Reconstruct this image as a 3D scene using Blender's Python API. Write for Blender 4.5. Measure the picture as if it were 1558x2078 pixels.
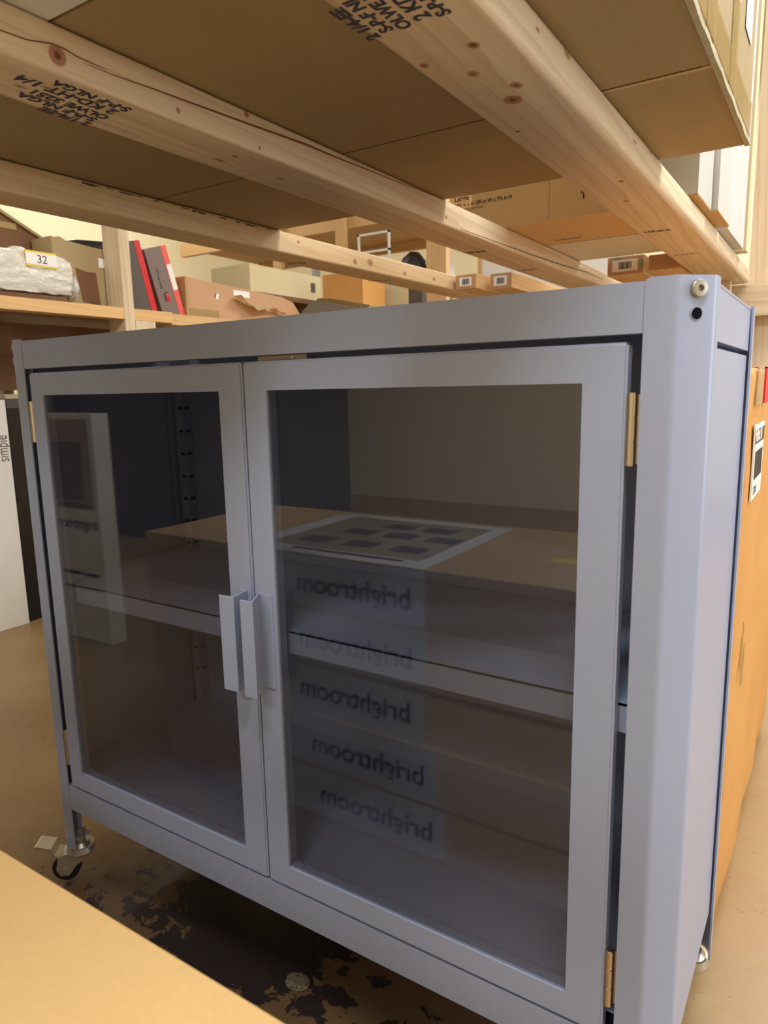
import bpy, bmesh, math, random
from mathutils import Vector, Matrix, Euler
random.seed(7)
S = bpy.context.scene
COL = S.collection
for o in list(bpy.data.objects): bpy.data.objects.remove(o)

# ------------------------------------------------------------------ camera
FL = -0.031                                     # floor height
W_, Hh = 1558.0, 2078.0
cam_d = bpy.data.cameras.new('camera'); cam = bpy.data.objects.new('camera', cam_d); COL.objects.link(cam)
cam_d.sensor_fit = 'HORIZONTAL'; cam_d.sensor_width = 36.0; cam_d.lens = 36.0*1420.418/W_
cam_d.clip_start = 0.02
yaw, pit, rol = -.574203, -.172995, -.0203965
cy, sy, cp, sp, cr, sr = math.cos(yaw), math.sin(yaw), math.cos(pit), math.sin(pit), math.cos(rol), math.sin(rol)
fwd = Vector((sy*cp, cy*cp, sp)); rt = Vector((cy, -sy, 0)); upv = rt.cross(fwd)
r2 = rt*cr + upv*sr; u2 = -rt*sr + upv*cr
CP = Vector((.9798, -.60345, .80507))
cam.matrix_world = Matrix(((r2.x, u2.x, -fwd.x, CP.x), (r2.y, u2.y, -fwd.y, CP.y), (r2.z, u2.z, -fwd.z, CP.z), (0, 0, 0, 1)))
cam_d.dof.use_dof = True; cam_d.dof.focus_distance = 0.95; cam_d.dof.aperture_fstop = 13
S.camera = cam

# ------------------------------------------------------------------ world, lamps, exposure
wd = bpy.data.worlds.new('world'); S.world = wd; wd.use_nodes = True
wd.node_tree.nodes['Background'].inputs[0].default_value = (1, .97, .93, 1)
wd.node_tree.nodes['Background'].inputs[1].default_value = 0.05
S.view_settings.view_transform = 'Standard'; S.view_settings.look = 'None'
S.view_settings.gamma = 1.0; S.view_settings.use_curve_mapping = False
S.view_settings.exposure = 0.0
def area(name, loc, target, sx, sy_, power, color):
    d = bpy.data.lights.new(name, 'AREA'); d.shape = 'RECTANGLE'; d.size = sx; d.size_y = sy_
    d.energy = power; d.color = color
    o = bpy.data.objects.new(name, d); COL.objects.link(o); o.location = loc
    o.rotation_euler = (Vector(target)-Vector(loc)).to_track_quat('-Z', 'Y').to_euler()
    return o
area('ceiling_lamp_front', (1.15, -1.05, 2.9), (1.0, -.9, 0), 1.2, .22, 50, (1, .985, .95))
area('ceiling_lamp_right', (2.2, 1.0, 2.9), (1.6, .8, 0), .5, 1.3, 66, (1, .985, .95))
area('fill_light_back', (.9, 3.4, 2.85), (.6, 3.2, 0), 1.6, .5, 80, (1, .98, .93))  # added unseen light so the back wall mirrors bright in the cabinet side
area('fill_light_left', (-1.9, -0.9, 2.85), (-1.6, 0, .5), 1.2, .5, 18, (1, .96, .88))  # added unseen light for the white carton at the left edge
area('fill_light_far_left', (-2.9, 2.6, 2.85), (-3.2, 2.6, 0), 1.2, .5, 30, (1, .96, .86))  # added unseen light to brighten the cream wall at back left
area('cool_light_right', (3.6, 0.9, 1.3), (0.9, 0.6, .9), 1.6, 2.0, 52, (.74, .86, 1))  # cool area light added from the right; no doorway stands there

area('fill_light_rear', (0.7, -3.1, 2.9), (0.6, -2.6, 0), 1.4, .5, 42, (1, .985, .95))  # fill added behind the camera to brighten the cabinet front
# ------------------------------------------------------------------ materials
def srgb(r, g, b):
    f = lambda c: ((c/255)/12.92 if c/255 <= .04045 else (((c/255)+.055)/1.055)**2.4)
    return (f(r), f(g), f(b), 1)
class NT:
    def __init__(s, name):
        s.m = bpy.data.materials.new(name); s.m.use_nodes = True; s.t = s.m.node_tree; s.n = s.t.nodes; s.l = s.t.links
        s.b = s.n['Principled BSDF']
        s.tc = s.n.new('ShaderNodeTexCoord')
    def new(s, k, **kw):
        n = s.n.new(k)
        for a, v in kw.items(): setattr(n, a, v)
        return n
    def link(s, a, b): s.l.new(a, b)
    def mapping(s, scale=(1, 1, 1), loc=(0, 0, 0), src='Object'):
        m = s.new('ShaderNodeMapping'); m.inputs['Scale'].default_value = scale; m.inputs['Location'].default_value = loc
        s.link(s.tc.outputs[src], m.inputs[0]); return m.outputs[0]
    def noise(s, vec, scale, detail=4, rough=.55, dist=0):
        n = s.new('ShaderNodeTexNoise'); n.inputs['Scale'].default_value = scale; n.inputs['Detail'].default_value = detail
        n.inputs['Roughness'].default_value = rough; n.inputs['Distortion'].default_value = dist
        s.link(vec, n.inputs['Vector']); return n.outputs['Fac']
    def ramp(s, fac, stops):
        r = s.new('ShaderNodeValToRGB'); e = r.color_ramp.elements
        while len(e) < len(stops): e.new(.5)
        for i, (p, c) in enumerate(stops):
            e[i].position = p; e[i].color = c if len(c) == 4 else (*c, 1)
        s.link(fac, r.inputs[0]); return r.outputs[0]
    def mix(s, fac, a, b, mode='MIX'):
        m = s.new('ShaderNodeMix', data_type='RGBA', blend_type=mode)
        for sock, v in ((m.inputs[0], fac), (m.inputs[6], a), (m.inputs[7], b)):
            if isinstance(v, (int, float)): sock.default_value = v
            elif isinstance(v, tuple): sock.default_value = v
            else: s.link(v, sock)
        return m.outputs[2]
    def math(s, op, a, b=0.0, clamp=False):
        m = s.new('ShaderNodeMath', operation=op, use_clamp=clamp)
        for i, v in enumerate((a, b)):
            if isinstance(v, (int, float)): m.inputs[i].default_value = v
            else: s.link(v, m.inputs[i])
        return m.outputs[0]
    def bump(s, h, strength, dist=.001):
        b = s.new('ShaderNodeBump'); b.inputs['Strength'].default_value = strength; b.inputs['Distance'].default_value = dist
        s.link(h, b.inputs['Height']); s.link(b.outputs[0], s.b.inputs['Normal'])
    def set(s, color=None, rough=.5, metal=0, **kw):
        if color is not None:
            if isinstance(color, tuple): s.b.inputs['Base Color'].default_value = color
            else: s.link(color, s.b.inputs['Base Color'])
        if isinstance(rough, (int, float)): s.b.inputs['Roughness'].default_value = rough
        else: s.link(rough, s.b.inputs['Roughness'])
        s.b.inputs['Metallic'].default_value = metal
        for k, v in kw.items(): s.b.inputs[k.replace('_', ' ')].default_value = v
        return s.m
BW = ((0, 0, 0, 1), (1, 1, 1, 1))
def simple(name, col, rough=.5, metal=0, var=.06, nscale=30, **kw):
    t = NT(name); n = t.noise(t.mapping(), nscale, 3)
    c = t.mix(n, tuple(x*(1-var) for x in col[:3])+(1,), tuple(min(1, x*(1+var)) for x in col[:3])+(1,))
    return t.set(c, rough, metal, **kw)
def m_paint():
    t = NT('powder_coat_blue'); v = t.mapping()
    n = t.noise(v, 6, 3)
    c = t.mix(n, srgb(152, 163, 192), srgb(158, 169, 198))
    t.bump(t.noise(v, 900, 2), .12, .0004)
    sm = t.noise(v, 5, 5)
    r = t.math('ADD', t.math('MULTIPLY', sm, .12), .24)
    return t.set(c, r, 0)
def m_card(name, base, dark, rough=.75, scale=1.0, crease=None):
    t = NT(name); v = t.mapping()
    n1 = t.noise(v, 5*scale, 5, .6); n2 = t.noise(t.mapping((1, 1, 1), (3, 1, 2)), 260*scale, 3, .7)
    n3 = t.noise(t.mapping((9, 60, 9)), 3*scale, 3)
    c = t.mix(t.ramp(n1, ((.3, BW[0]), (.7, BW[1]))), dark, base)
    c = t.mix(.35, c, t.mix(n2, tuple(x*.72 for x in base[:3])+(1,), tuple(min(1, x*1.2) for x in base[:3])+(1,)))
    c = t.mix(.12, c, t.mix(n3, dark, base))
    t.bump(n2, .12, .0006)
    return t.set(c, rough)
def m_wood(name, axis='Y', knots=(), base=(222, 205, 176), dark=(186, 156, 120), seed=0.0, vor=True):
    t = NT(name)
    a = {'X': 0, 'Y': 1, 'Z': 2}[axis]
    sc = [1.0]*3; sc[a] = .045
    off = (seed, seed*1.7, seed*.6)
    v = t.mapping(tuple(sc), off)
    wob = t.noise(t.mapping(tuple(.35 if i == a else 1.0 for i in range(3)), off), 9, 3)
    big = t.noise(v, 26, 3, .5, .6)
    rings = t.new('ShaderNodeTexWave', wave_type='BANDS', bands_direction='DIAGONAL', wave_profile='SAW')
    rings.inputs['Scale'].default_value = 30; rings.inputs['Distortion'].default_value = 9
    rings.inputs['Detail'].default_value = 2.5; rings.inputs['Detail Scale'].default_value = .8
    t.link(v, rings.inputs['Vector'])
    fine = t.noise(t.mapping(tuple(.02 if i == a else 1.0 for i in range(3)), off), 420, 3, .7)
    c = t.mix(t.ramp(big, ((.35, BW[0]), (.7, BW[1]))), srgb(*base), tuple((x+y)/2 for x, y in zip(srgb(*base), srgb(*dark))))
    c = t.mix(t.math('MULTIPLY', t.ramp(rings.outputs['Fac'], ((.55, BW[0]), (1, BW[1]))), .5), c, srgb(*dark))
    c = t.mix(t.math('MULTIPLY', t.ramp(fine, ((.5, BW[0]), (.8, BW[1]))), .32), c, srgb(*[int(x*.82) for x in dark]))
    c = t.mix(t.math('MULTIPLY', t.ramp(wob, ((.55, BW[0]), (.8, BW[1]))), .18), c, srgb(200, 178, 150))
    if vor:
        vo = t.new('ShaderNodeTexVoronoi'); vo.inputs['Scale'].default_value = 9
        t.link(t.mapping(tuple(.55 if i == a else 1.0 for i in range(3)), (seed*3+.3, seed+.7, seed*2+.2)), vo.inputs['Vector'])
        kf = t.ramp(vo.outputs['Distance'], ((.05, (1, 1, 1, 1)), (.075, (0, 0, 0, 1))))
        c = t.mix(t.math('MULTIPLY', kf, .55), c, srgb(150, 98, 56))
    for (kx, ky, kz, ra, rb, st) in knots:          # ra along the grain, rb across
        sub = t.new('ShaderNodeVectorMath', operation='SUBTRACT'); t.link(t.tc.outputs['Object'], sub.inputs[0]); sub.inputs[1].default_value = (kx, ky, kz)
        mul = t.new('ShaderNodeVectorMath', operation='MULTIPLY'); t.link(sub.outputs[0], mul.inputs[0])
        mul.inputs[1].default_value = tuple(1/ra if i == a else 1/rb for i in range(3))
        ln = t.new('ShaderNodeVectorMath', operation='LENGTH'); t.link(mul.outputs[0], ln.inputs[0])
        d = t.math('ADD', ln.outputs['Value'], t.math('MULTIPLY', t.math('SUBTRACT', wob, .5), .8))
        c = t.mix(t.math('MULTIPLY', t.ramp(d, ((.9, (1, 1, 1, 1)), (2.6, (0, 0, 0, 1)))), .35*st), c, srgb(205, 150, 92))
        c = t.mix(t.math('MULTIPLY', t.ramp(d, ((.75, (1, 1, 1, 1)), (1.0, (0, 0, 0, 1)))), .8*st), c, srgb(146, 92, 58))
        c = t.mix(t.math('MULTIPLY', t.ramp(d, ((.25, (1, 1, 1, 1)), (.45, (0, 0, 0, 1)))), .8*st), c, srgb(84, 44, 34))
    t.bump(fine, .2, .0005)
    return t.set(c, .62)
def m_floor():
    t = NT('stained_shaded_concrete'); v = t.mapping()
    n1 = t.noise(v, 1.6, 6, .6); n2 = t.noise(v, 38, 6, .7); n3 = t.noise(v, 9, 5, .6, .6)
    c = t.mix(t.ramp(n1, ((.3, BW[0]), (.7, BW[1]))), srgb(142, 116, 78), srgb(168, 140, 96))
    c = t.mix(t.math('MULTIPLY', n2, .3), c, srgb(128, 98, 64))
    c = t.mix(t.ramp(n3, ((.52, BW[0]), (.68, (.35, .35, .35, 1)))), c, srgb(146, 112, 74))
    # scattered dark specks
    sp_ = t.noise(t.mapping((1, 1.6, 1), (4, 2, 0)), 75, 3, .75)
    zone = t.noise(v, 5, 2)
    sp2 = t.math('ADD', sp_, t.math('MULTIPLY', t.math('SUBTRACT', zone, .5), .25))
    c = t.mix(t.math('MULTIPLY', t.ramp(sp2, ((.66, BW[0]), (.72, BW[1]))), .75), c, srgb(84, 62, 46))
    # black tar-like residue under the cabinet, with some of its shadow painted in
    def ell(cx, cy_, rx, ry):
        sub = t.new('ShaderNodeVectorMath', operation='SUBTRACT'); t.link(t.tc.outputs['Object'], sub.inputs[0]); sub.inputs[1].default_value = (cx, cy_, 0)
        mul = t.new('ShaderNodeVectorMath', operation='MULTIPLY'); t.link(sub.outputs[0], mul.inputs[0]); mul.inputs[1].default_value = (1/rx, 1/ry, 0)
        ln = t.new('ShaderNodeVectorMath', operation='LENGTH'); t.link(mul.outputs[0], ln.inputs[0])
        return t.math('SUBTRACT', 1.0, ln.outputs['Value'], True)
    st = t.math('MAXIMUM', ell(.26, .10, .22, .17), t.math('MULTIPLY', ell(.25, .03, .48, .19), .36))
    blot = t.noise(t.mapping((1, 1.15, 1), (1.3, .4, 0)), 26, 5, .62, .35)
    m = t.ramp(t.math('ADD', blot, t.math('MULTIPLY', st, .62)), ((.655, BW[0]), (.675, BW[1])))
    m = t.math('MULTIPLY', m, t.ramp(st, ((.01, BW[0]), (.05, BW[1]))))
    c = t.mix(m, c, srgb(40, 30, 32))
    shade_mask = t.math('MULTIPLY', t.math('MAXIMUM', ell(.42, .06, .75, .34), 0.0), t.math('ADD', t.noise(v, 14, 5, .65), .75), True)  # floor colour darkened around the residue, standing in for stack and cabinet shadow
    c = t.mix(t.math('MINIMUM', t.math('MULTIPLY', shade_mask, 1.6), .78), c, srgb(72, 52, 38))
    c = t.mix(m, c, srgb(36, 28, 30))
    rg = t.mix(m, (.48, .48, .48, 1), (.6, .6, .6, 1))
    t.bump(n2, .25, .002)
    return t.set(c, t.math('ADD', t.math('MULTIPLY', n1, .2), .34))
def m_glass():
    t = NT('tinted_door_glass')
    t.n.remove(t.b); out = t.n['Material Output']
    tr = t.new('ShaderNodeBsdfTransparent'); tr.inputs[0].default_value = (.77, .77, .785, 1)  # clear glass given a grey tint to deepen the shade inside the cabinet
    gl = t.new('ShaderNodeBsdfGlossy'); gl.inputs['Roughness'].default_value = .012; gl.inputs['Color'].default_value = (.95, .97, 1, 1)
    lw = t.new('ShaderNodeLayerWeight'); lw.inputs['Blend'].default_value = .5
    fz = t.math('ADD', t.math('MULTIPLY', t.math('POWER', lw.outputs['Facing'], 5.0), .9), .068)
    mx = t.new('ShaderNodeMixShader'); t.link(fz, mx.inputs[0]); t.link(tr.outputs[0], mx.inputs[1]); t.link(gl.outputs[0], mx.inputs[2])
    t.link(mx.outputs[0], out.inputs['Surface']); return t.m
def m_plastic(name, col, rough=.25, bscale=25, bstr=.8):
    t = NT(name); n = t.noise(t.mapping((1, 1, 1.6)), bscale, 4, .6, .8)
    t.bump(n, bstr, .006)
    return t.set(t.mix(n, tuple(x*.8 for x in col[:3])+(1,), col), rough, 0)
def m_tape():
    t = NT('clear_tape')
    n = t.noise(t.mapping((1, 1, 3)), 30, 3); t.bump(n, .5, .002)
    m = t.set(srgb(205, 178, 120), .12); t.b.inputs['Alpha'].default_value = .45
    return m

PAINT = m_paint(); GLASS = m_glass()
KRAFT = m_card('kraft_card', srgb(170, 149, 110), srgb(152, 131, 92))
KRAFT_LT = m_card('kraft_card_light', srgb(192, 160, 108), srgb(182, 148, 96))
KRAFT_OR = m_card('kraft_card_orange', srgb(206, 152, 84), srgb(190, 136, 70))
KRAFT_TAN = m_card('kraft_card_tan', srgb(220, 192, 152), srgb(210, 180, 138))
KRAFT_PINK = m_card('kraft_card_pinkish', srgb(196, 156, 120), srgb(180, 138, 104))
KRAFT_DK = m_card('kraft_card_dark', srgb(120, 82, 50), srgb(92, 62, 38))
CARD_WHITE = m_card('white_card', srgb(226, 224, 220), srgb(214, 211, 206), .6)
FOAM = m_card('white_foam', srgb(198, 198, 195), srgb(188, 188, 184), .8, 2)
WRAP_GREY = m_card('grey_white_print', srgb(212, 216, 222), srgb(202, 206, 214), .5)
TORN = m_card('torn_card_edge', srgb(196, 190, 164), srgb(160, 150, 118), .9, 3)
STEEL = simple('zinc_plated_steel', srgb(196, 194, 184), .34, .75, .12, 60)
NICKEL = simple('nickel_bolt', srgb(176, 173, 166), .3, 1, .08, 80)
BRASS = simple('champagne_hinge', srgb(206, 194, 178), .28, 1, .08, 60)
BLACK = simple('black_rubber', srgb(24, 24, 28), .45)
BLACKP = simple('black_gloss', srgb(20, 20, 26), .2)
HOLE = simple('dark_hole', srgb(10, 11, 20), .95, 0, .1, 30, Specular_IOR_Level=.1)
INK = simple('stamp_ink', srgb(56, 54, 68), .7, 0, .3, 200)
INK_NAVY = simple('navy_print', srgb(34, 46, 96), .6)
INK_DK = simple('dark_print', srgb(72, 68, 64), .7)
RED = simple('red_card', srgb(206, 30, 42), .4)
REDP = simple('light_red_card', srgb(226, 92, 84), .4)
GREYC = simple('grey_card', srgb(120, 104, 98), .55)
GREYD = simple('dark_grey_card', srgb(84, 76, 72), .55)
LABEL = simple('label_paper', srgb(236, 232, 226), .5)
LABELG = simple('label_grey', srgb(176, 174, 168), .5)
YELLOW = simple('yellow_sticker', srgb(226, 200, 60), .5)
BUBBLE = m_plastic('bubble_wrap', srgb(222, 216, 204), .16, 26, .9)
CLEARB = m_plastic('clear_bag', srgb(206, 204, 198), .08, 20, 1.0)
TAPE = m_tape()
CREAM = m_card('cream_card', srgb(214, 202, 164), srgb(204, 190, 150))
PAPERY = m_card('cream_paper', srgb(232, 214, 170), srgb(222, 200, 150))
CRACK = simple('wood_crack', srgb(120, 70, 44), .8)
GREEN = simple('green_marks', srgb(110, 150, 110), .7)
SMEAR = m_plastic('plastic_scrap', srgb(112, 100, 84), .2, 60, .8)

# ------------------------------------------------------------------ helpers
def bx(bm, x0, x1, y0, y1, z0, z1, M=None):
    vs = [bm.verts.new((x, y, z)) for x in (x0, x1) for y in (y0, y1) for z in (z0, z1)]
    for f in ((0, 1, 3, 2), (4, 6, 7, 5), (0, 4, 5, 1), (2, 3, 7, 6), (0, 2, 6, 4), (1, 5, 7, 3)):
        bm.faces.new([vs[i] for i in f])
    if M is not None: bmesh.ops.transform(bm, matrix=M, verts=vs)
    return vs
def bevel(bm, w, seg=2, ang=.5):
    es = [e for e in bm.edges if len(e.link_faces) == 2 and e.calc_face_angle(0) > ang]
    bmesh.ops.bevel(bm, geom=es, offset=w, segments=seg, affect='EDGES', profile=.5)
def box(x0, x1, y0, y1, z0, z1, bev=0, seg=2, M=None):
    bm = bmesh.new(); bx(bm, x0, x1, y0, y1, z0, z1)
    if bev: bevel(bm, bev, seg)
    if M is not None: bm.transform(M)
    return bm
def prism(pts, z0, z1, bev=0, axis='Z', seg=2):
    """extrude a 2-D outline; axis Z: (x,y); X: (y,z); Y: (x,z)"""
    bm = bmesh.new()
    def P(a, b, c): return {'Z': (a, b, c), 'X': (c, a, b), 'Y': (a, c, b)}[axis]
    A = [bm.verts.new(P(a, b, z0)) for a, b in pts]; B = [bm.verts.new(P(a, b, z1)) for a, b in pts]
    n = len(pts)
    bm.faces.new(A); bm.faces.new(B[::-1])
    for i in range(n): bm.faces.new((A[i], B[i], B[(i+1) % n], A[(i+1) % n]))
    bmesh.ops.recalc_face_normals(bm, faces=bm.faces)
    if bev: bevel(bm, bev, seg)
    return bm
def cyl(bm, p0, p1, r, r1=None, seg=24):
    p0, p1 = Vector(p0), Vector(p1); d = p1-p0
    M = Matrix.Translation((p0+p1)/2) @ d.to_track_quat('Z', 'Y').to_matrix().to_4x4()
    bmesh.ops.create_cone(bm, cap_ends=True, segments=seg, radius1=r, radius2=r if r1 is None else r1, depth=d.length, matrix=M)
def tube(bm, pts, r, seg=8):
    for a, b in zip(pts, pts[1:]): cyl(bm, a, b, r, seg=seg)
ORI = {}
def finish(o, bm, m, smooth):
    bmesh.ops.recalc_face_normals(bm, faces=bm.faces)
    me = bpy.data.meshes.new(o)
    bm.to_mesh(me); bm.free()
    me.materials.append(m)
    if smooth:
        for p in me.polygons: p.use_smooth = True
        try: me.set_sharp_from_angle(angle=.6)
        except Exception: pass
    return me
def obj(name, bm, m, parent=None, smooth=False, label=None, cat=None, group=None, kind=None, org=None):
    if parent is not None: L = ORI[parent.name]
    elif org is not None: L = Vector(org)
    else:
        xs = [v.co.x for v in bm.verts]; ys = [v.co.y for v in bm.verts]; zs = [v.co.z for v in bm.verts]
        L = Vector(((min(xs)+max(xs))/2, (min(ys)+max(ys))/2, min(zs)))
    bm.transform(Matrix.Translation(-L))
    o = bpy.data.objects.new(name, finish(name, bm, m, smooth)); COL.objects.link(o)
    if parent is not None: o.parent = parent
    else: o.location = L
    ORI[o.name] = L
    tagp(o, label, cat, group, kind)
    return o
def tagp(o, label=None, cat=None, group=None, kind=None):
    if label: o['label'] = label
    if cat: o['category'] = cat
    if group: o['group'] = group
    if kind: o['kind'] = kind
def thing(name, loc, label, cat, group=None):
    o = bpy.data.objects.new(name, None); COL.objects.link(o); o.location = loc; o.empty_display_size = .05
    ORI[o.name] = Vector(loc); tagp(o, label, cat, group); return o
def struct(name, bm, m): return obj(name, bm, m, kind='structure', org=(0, 0, 0))
def text(name, body, size, m, parent, loc, right, up, depth=.0003, bold=.0, align='LEFT', sx=1.0, label=None):
    """lettering whose baseline starts at loc and runs along right"""
    c = bpy.data.curves.new('t', 'FONT'); c.body = body; c.size = size; c.extrude = depth/2; c.offset = bold
    c.align_x = align; c.space_line = .95
    to = bpy.data.objects.new('t', c); COL.objects.link(to)
    bpy.context.view_layer.update()
    me = bpy.data.meshes.new_from_object(to.evaluated_get(bpy.context.evaluated_depsgraph_get()))
    bpy.data.objects.remove(to); bpy.data.curves.remove(c)
    bm = bmesh.new(); bm.from_mesh(me); bpy.data.meshes.remove(me)
    r = Vector(right).normalized(); u = Vector(up).normalized(); n = r.cross(u)
    M = Matrix(((r.x*sx, u.x, n.x, loc[0]), (r.y*sx, u.y, n.y, loc[1]), (r.z*sx, u.z, n.z, loc[2]), (0, 0, 0, 1)))
    bm.transform(M)
    return obj(name, bm, m, parent, label=label)
def lay(bm, c, r, u, n, x0, x1, y0, y1, t):
    """thin slab in a plane through c with axes r, u and outward n"""
    c, r, u, n = Vector(c), Vector(r).normalized(), Vector(u).normalized(), Vector(n).normalized()
    M = Matrix(((r.x, u.x, n.x, c.x), (r.y, u.y, n.y, c.y), (r.z, u.z, n.z, c.z), (0, 0, 0, 1)))
    bx(bm, x0, x1, y0, y1, 0, t, M)
def barcode(parent, c, r, u, n, w, h, m=INK, name='barcode'):
    bm = bmesh.new(); x = -w/2; rnd = random.Random(5)
    while x < w/2:
        q = rnd.choice((.02, .035, .05))*w; lay(bm, c, r, u, n, x, min(x+q, w/2), -h/2, h/2, .0003); x += q+rnd.choice((.02, .04))*w
    return obj(name, bm, m, parent)
def carton(name, x0, x1, y0, y1, z0, z1, m, label, cat='box', group=None, seam='X', M=None, bev=.004, tape=None, sag=0):
    """closed corrugated box: body with the slit between its top flaps and a tape strip over it"""
    t = thing(name, ((x0+x1)/2, (y0+y1)/2, z0), label, cat, group)
    bm = box(x0, x1, y0, y1, z0, z1, bev, 2)
    if M is not None: bm.transform(M)
    obj('body', bm, m, t)
    bm = bmesh.new()
    xm, ym = (x0+x1)/2, (y0+y1)/2
    if tape is not None:
        if seam == 'X':
            bx(bm, x0+.002, x1-.002, ym-.025, ym+.025, z1, z1+.0006); bx(bm, x1, x1+.0006, ym-.025, ym+.025, z1-.06, z1)
            bx(bm, x0+.002, x1-.002, ym-.025, ym+.025, z0-.0006, z0)
        else:
            bx(bm, xm-.025, xm+.025, y0+.002, y1-.002, z1, z1+.0006); bx(bm, xm-.025, xm+.025, y0-.0006, y0, z1-.06, z1)
        if M is not None: bm.transform(M)
        obj('tape', bm, tape, t)
    else: bm.free()
    return t

# ------------------------------------------------------------------ the room
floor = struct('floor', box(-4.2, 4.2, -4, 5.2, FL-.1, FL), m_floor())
tw = NT('cream_wall'); wn = tw.noise(tw.mapping(), 1.4, 4)
WALL = tw.set(tw.mix(wn, srgb(240, 228, 196), srgb(232, 220, 186)), .7)
struct('wall_back', box(-4.2, 4.2, 5.0, 5.2, FL, 3.1), WALL)
struct('wall_left', box(-4.2, -4.0, -4, 5.2, FL, 3.1), WALL)
struct('wall_right', box(4.0, 4.2, -4, 5.2, FL, 3.1), WALL)
struct('wall_front', box(-4.2, 4.2, -4.2, -4.0, FL, 3.1), WALL)
struct('ceiling', box(-4.2, 4.2, -4.2, 5.2, 3.05, 3.15), simple('ceiling_white', srgb(226, 222, 210), .8))

# ------------------------------------------------------------------ the blue metal cabinet
X0, X1 = -.092, .892           # outer width
Y1 = .343                      # back
cab = thing('metal_cabinet', (.4, .17, FL), 'periwinkle blue metal cabinet on casters with two glass doors', 'cabinet')
def post(sx_, front):
    """chamfered corner post; outline mirrored for the left and the rear"""
    t = .0022
    def fil(pts, r):
        out = [pts[0]]
        for a, c, b in zip(pts, pts[1:], pts[2:]):
            a, c, b = Vector(a), Vector(c), Vector(b); p = c+(a-c).normalized()*r; q_ = c+(b-c).normalized()*r
            for k in range(7):
                u = k/6; out.append(tuple(p*(1-u)**2+c*2*u*(1-u)+q_*u*u))
        return out+[pts[-1]]
    o = fil([(.842, 0.0), (.866, 0.0), (.892, .024), (.892, .040)], .0035)
    i = fil([(.892-t, .040), (.892-t, .0249), (.8652, t), (.842, t)], .002)
    pts = o+i
    if not front: pts = [(x, Y1-y) for x, y in pts]
    if sx_ < 0: pts = [(.8-x, y) for x, y in pts]
    bm = prism(pts, .053, .889, 0)
    bmesh.ops.recalc_face_normals(bm, faces=bm.faces)
    xe = .842 if sx_ > 0 else -.042
    for k in range(5):
        a_ = math.radians(9+18*k); r_ = .005; sg = -1 if sx_ > 0 else 1
        n_ = Vector((sg*math.cos(a_), 0, math.sin(a_))); c_ = Vector((xe-sg*r_, 0, .889-r_))+n_*r_
        bmesh.ops.bisect_plane(bm, geom=bm.verts[:]+bm.edges[:]+bm.faces[:], plane_co=c_, plane_no=n_, clear_outer=True)
        bmesh.ops.holes_fill(bm, edges=[e for e in bm.edges if e.is_boundary])
    return bm
posts = {}
for sx_ in (-1, 1):
    for fr in (True, False):
        posts[(sx_, fr)] = obj('corner_post', post(sx_, fr), PAINT, cab, smooth=True)
# top tray : panel + front rail + side rails + back rail
bm = bmesh.new(); bx(bm, X0+.05, X1-.05, .001, Y1-.001, .8845, .8865); bx(bm, X0+.003, X1-.003, .040, Y1-.040, .8845, .8865)
bevel(bm, .0006, 1)
obj('top_panel', bm, PAINT, cab)
def rail(x0, x1, y0, y1, z0, z1): return box(x0, x1, y0, y1, z0, z1, .0012, 2)
obj('front_rail', rail(-.0415, .8415, 0.0005, .018, .846, .8855), PAINT, cab)
obj('bottom_rail', rail(-.0455, .8415, 0.0005, .018, .130, .1735), PAINT, cab)
obj('back_rail', rail(-.0415, .8415, Y1-.018, Y1-.001, .843, .8855), PAINT, cab)
for xa, xb in ((.872, .8885), (-.0885, -.072)):
    obj('side_rail', rail(xa, xb, .0405, Y1-.0405, .840, .8855), PAINT, cab)
# side panels with rounded edges, a dark slit under the rail
for xa, xb in ((.874, .8875), (-.0875, -.074)):
    bm = box(xa, xb, .0405, Y1-.0425, .125, .8345, .0045, 3)
    obj('side_panel', bm, PAINT, cab, smooth=True)
obj('back_panel', box(-.07, .87, Y1-.014, Y1-.008, .14, .85), PAINT, cab)
bm = bmesh.new(); bx(bm, -.073, .873, .019, Y1-.015, .188, .191); bx(bm, -.073, .873, .019, Y1-.015, .14, .143)
obj('bottom_shelf', bm, PAINT, cab)
# inner front corner returns next to the side panels
for xa, xb in ((.843, .866), (-.066, -.043)):
    obj('corner_gusset', box(xa, xb, .0135, .0150, .15, .86), PAINT, cab)
# middle shelf: tray with a folded lip
bm = bmesh.new()
bx(bm, -.070, .870, .022, .300, .513, .515); bx(bm, -.070, .870, .022, .0235, .487, .515); bx(bm, -.070, .870, .2985, .300, .487, .515)
bx(bm, -.070, -.0685, .022, .300, .487, .515); bx(bm, .8685, .870, .022, .300, .487, .515); bx(bm, -.069, .869, .0235, .034, .487, .4885)
bevel(bm, .0005, 1)
obj('middle_shelf', bm, PAINT, cab)
# shelf standards with slots at the back corners and screws
for sx_ in (-1, 1):
    xf = (lambda x: x) if sx_ > 0 else (lambda x: .8-x)
    a, b = sorted((xf(.855), xf(.872)))
    sd = obj('shelf_standard', box(a, b, Y1-.034, Y1-.0145, .19, .842), PAINT, cab)
    bm = bmesh.new()
    xs = xf(.855)
    for k in range(13):
        z = .26+.043*k; bx(bm, xs-.0008, xs+.0008, Y1-.031, Y1-.018, z, z+.005)
        bx(bm, *sorted((xf(.858), xf(.868))), Y1-.0352, Y1-.0335, z, z+.005)
    obj('slot', bm, HOLE, sd, kind='stuff')
bm = bmesh.new(); cyl(bm, (-.0745, .27, .55), (-.0715, .27, .55), .004, seg=12); cyl(bm, (-.0715, .27, .55), (-.069, .27, .55), .002, seg=8)
obj('shelf_screw', bm, STEEL, cab, smooth=True)

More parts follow.
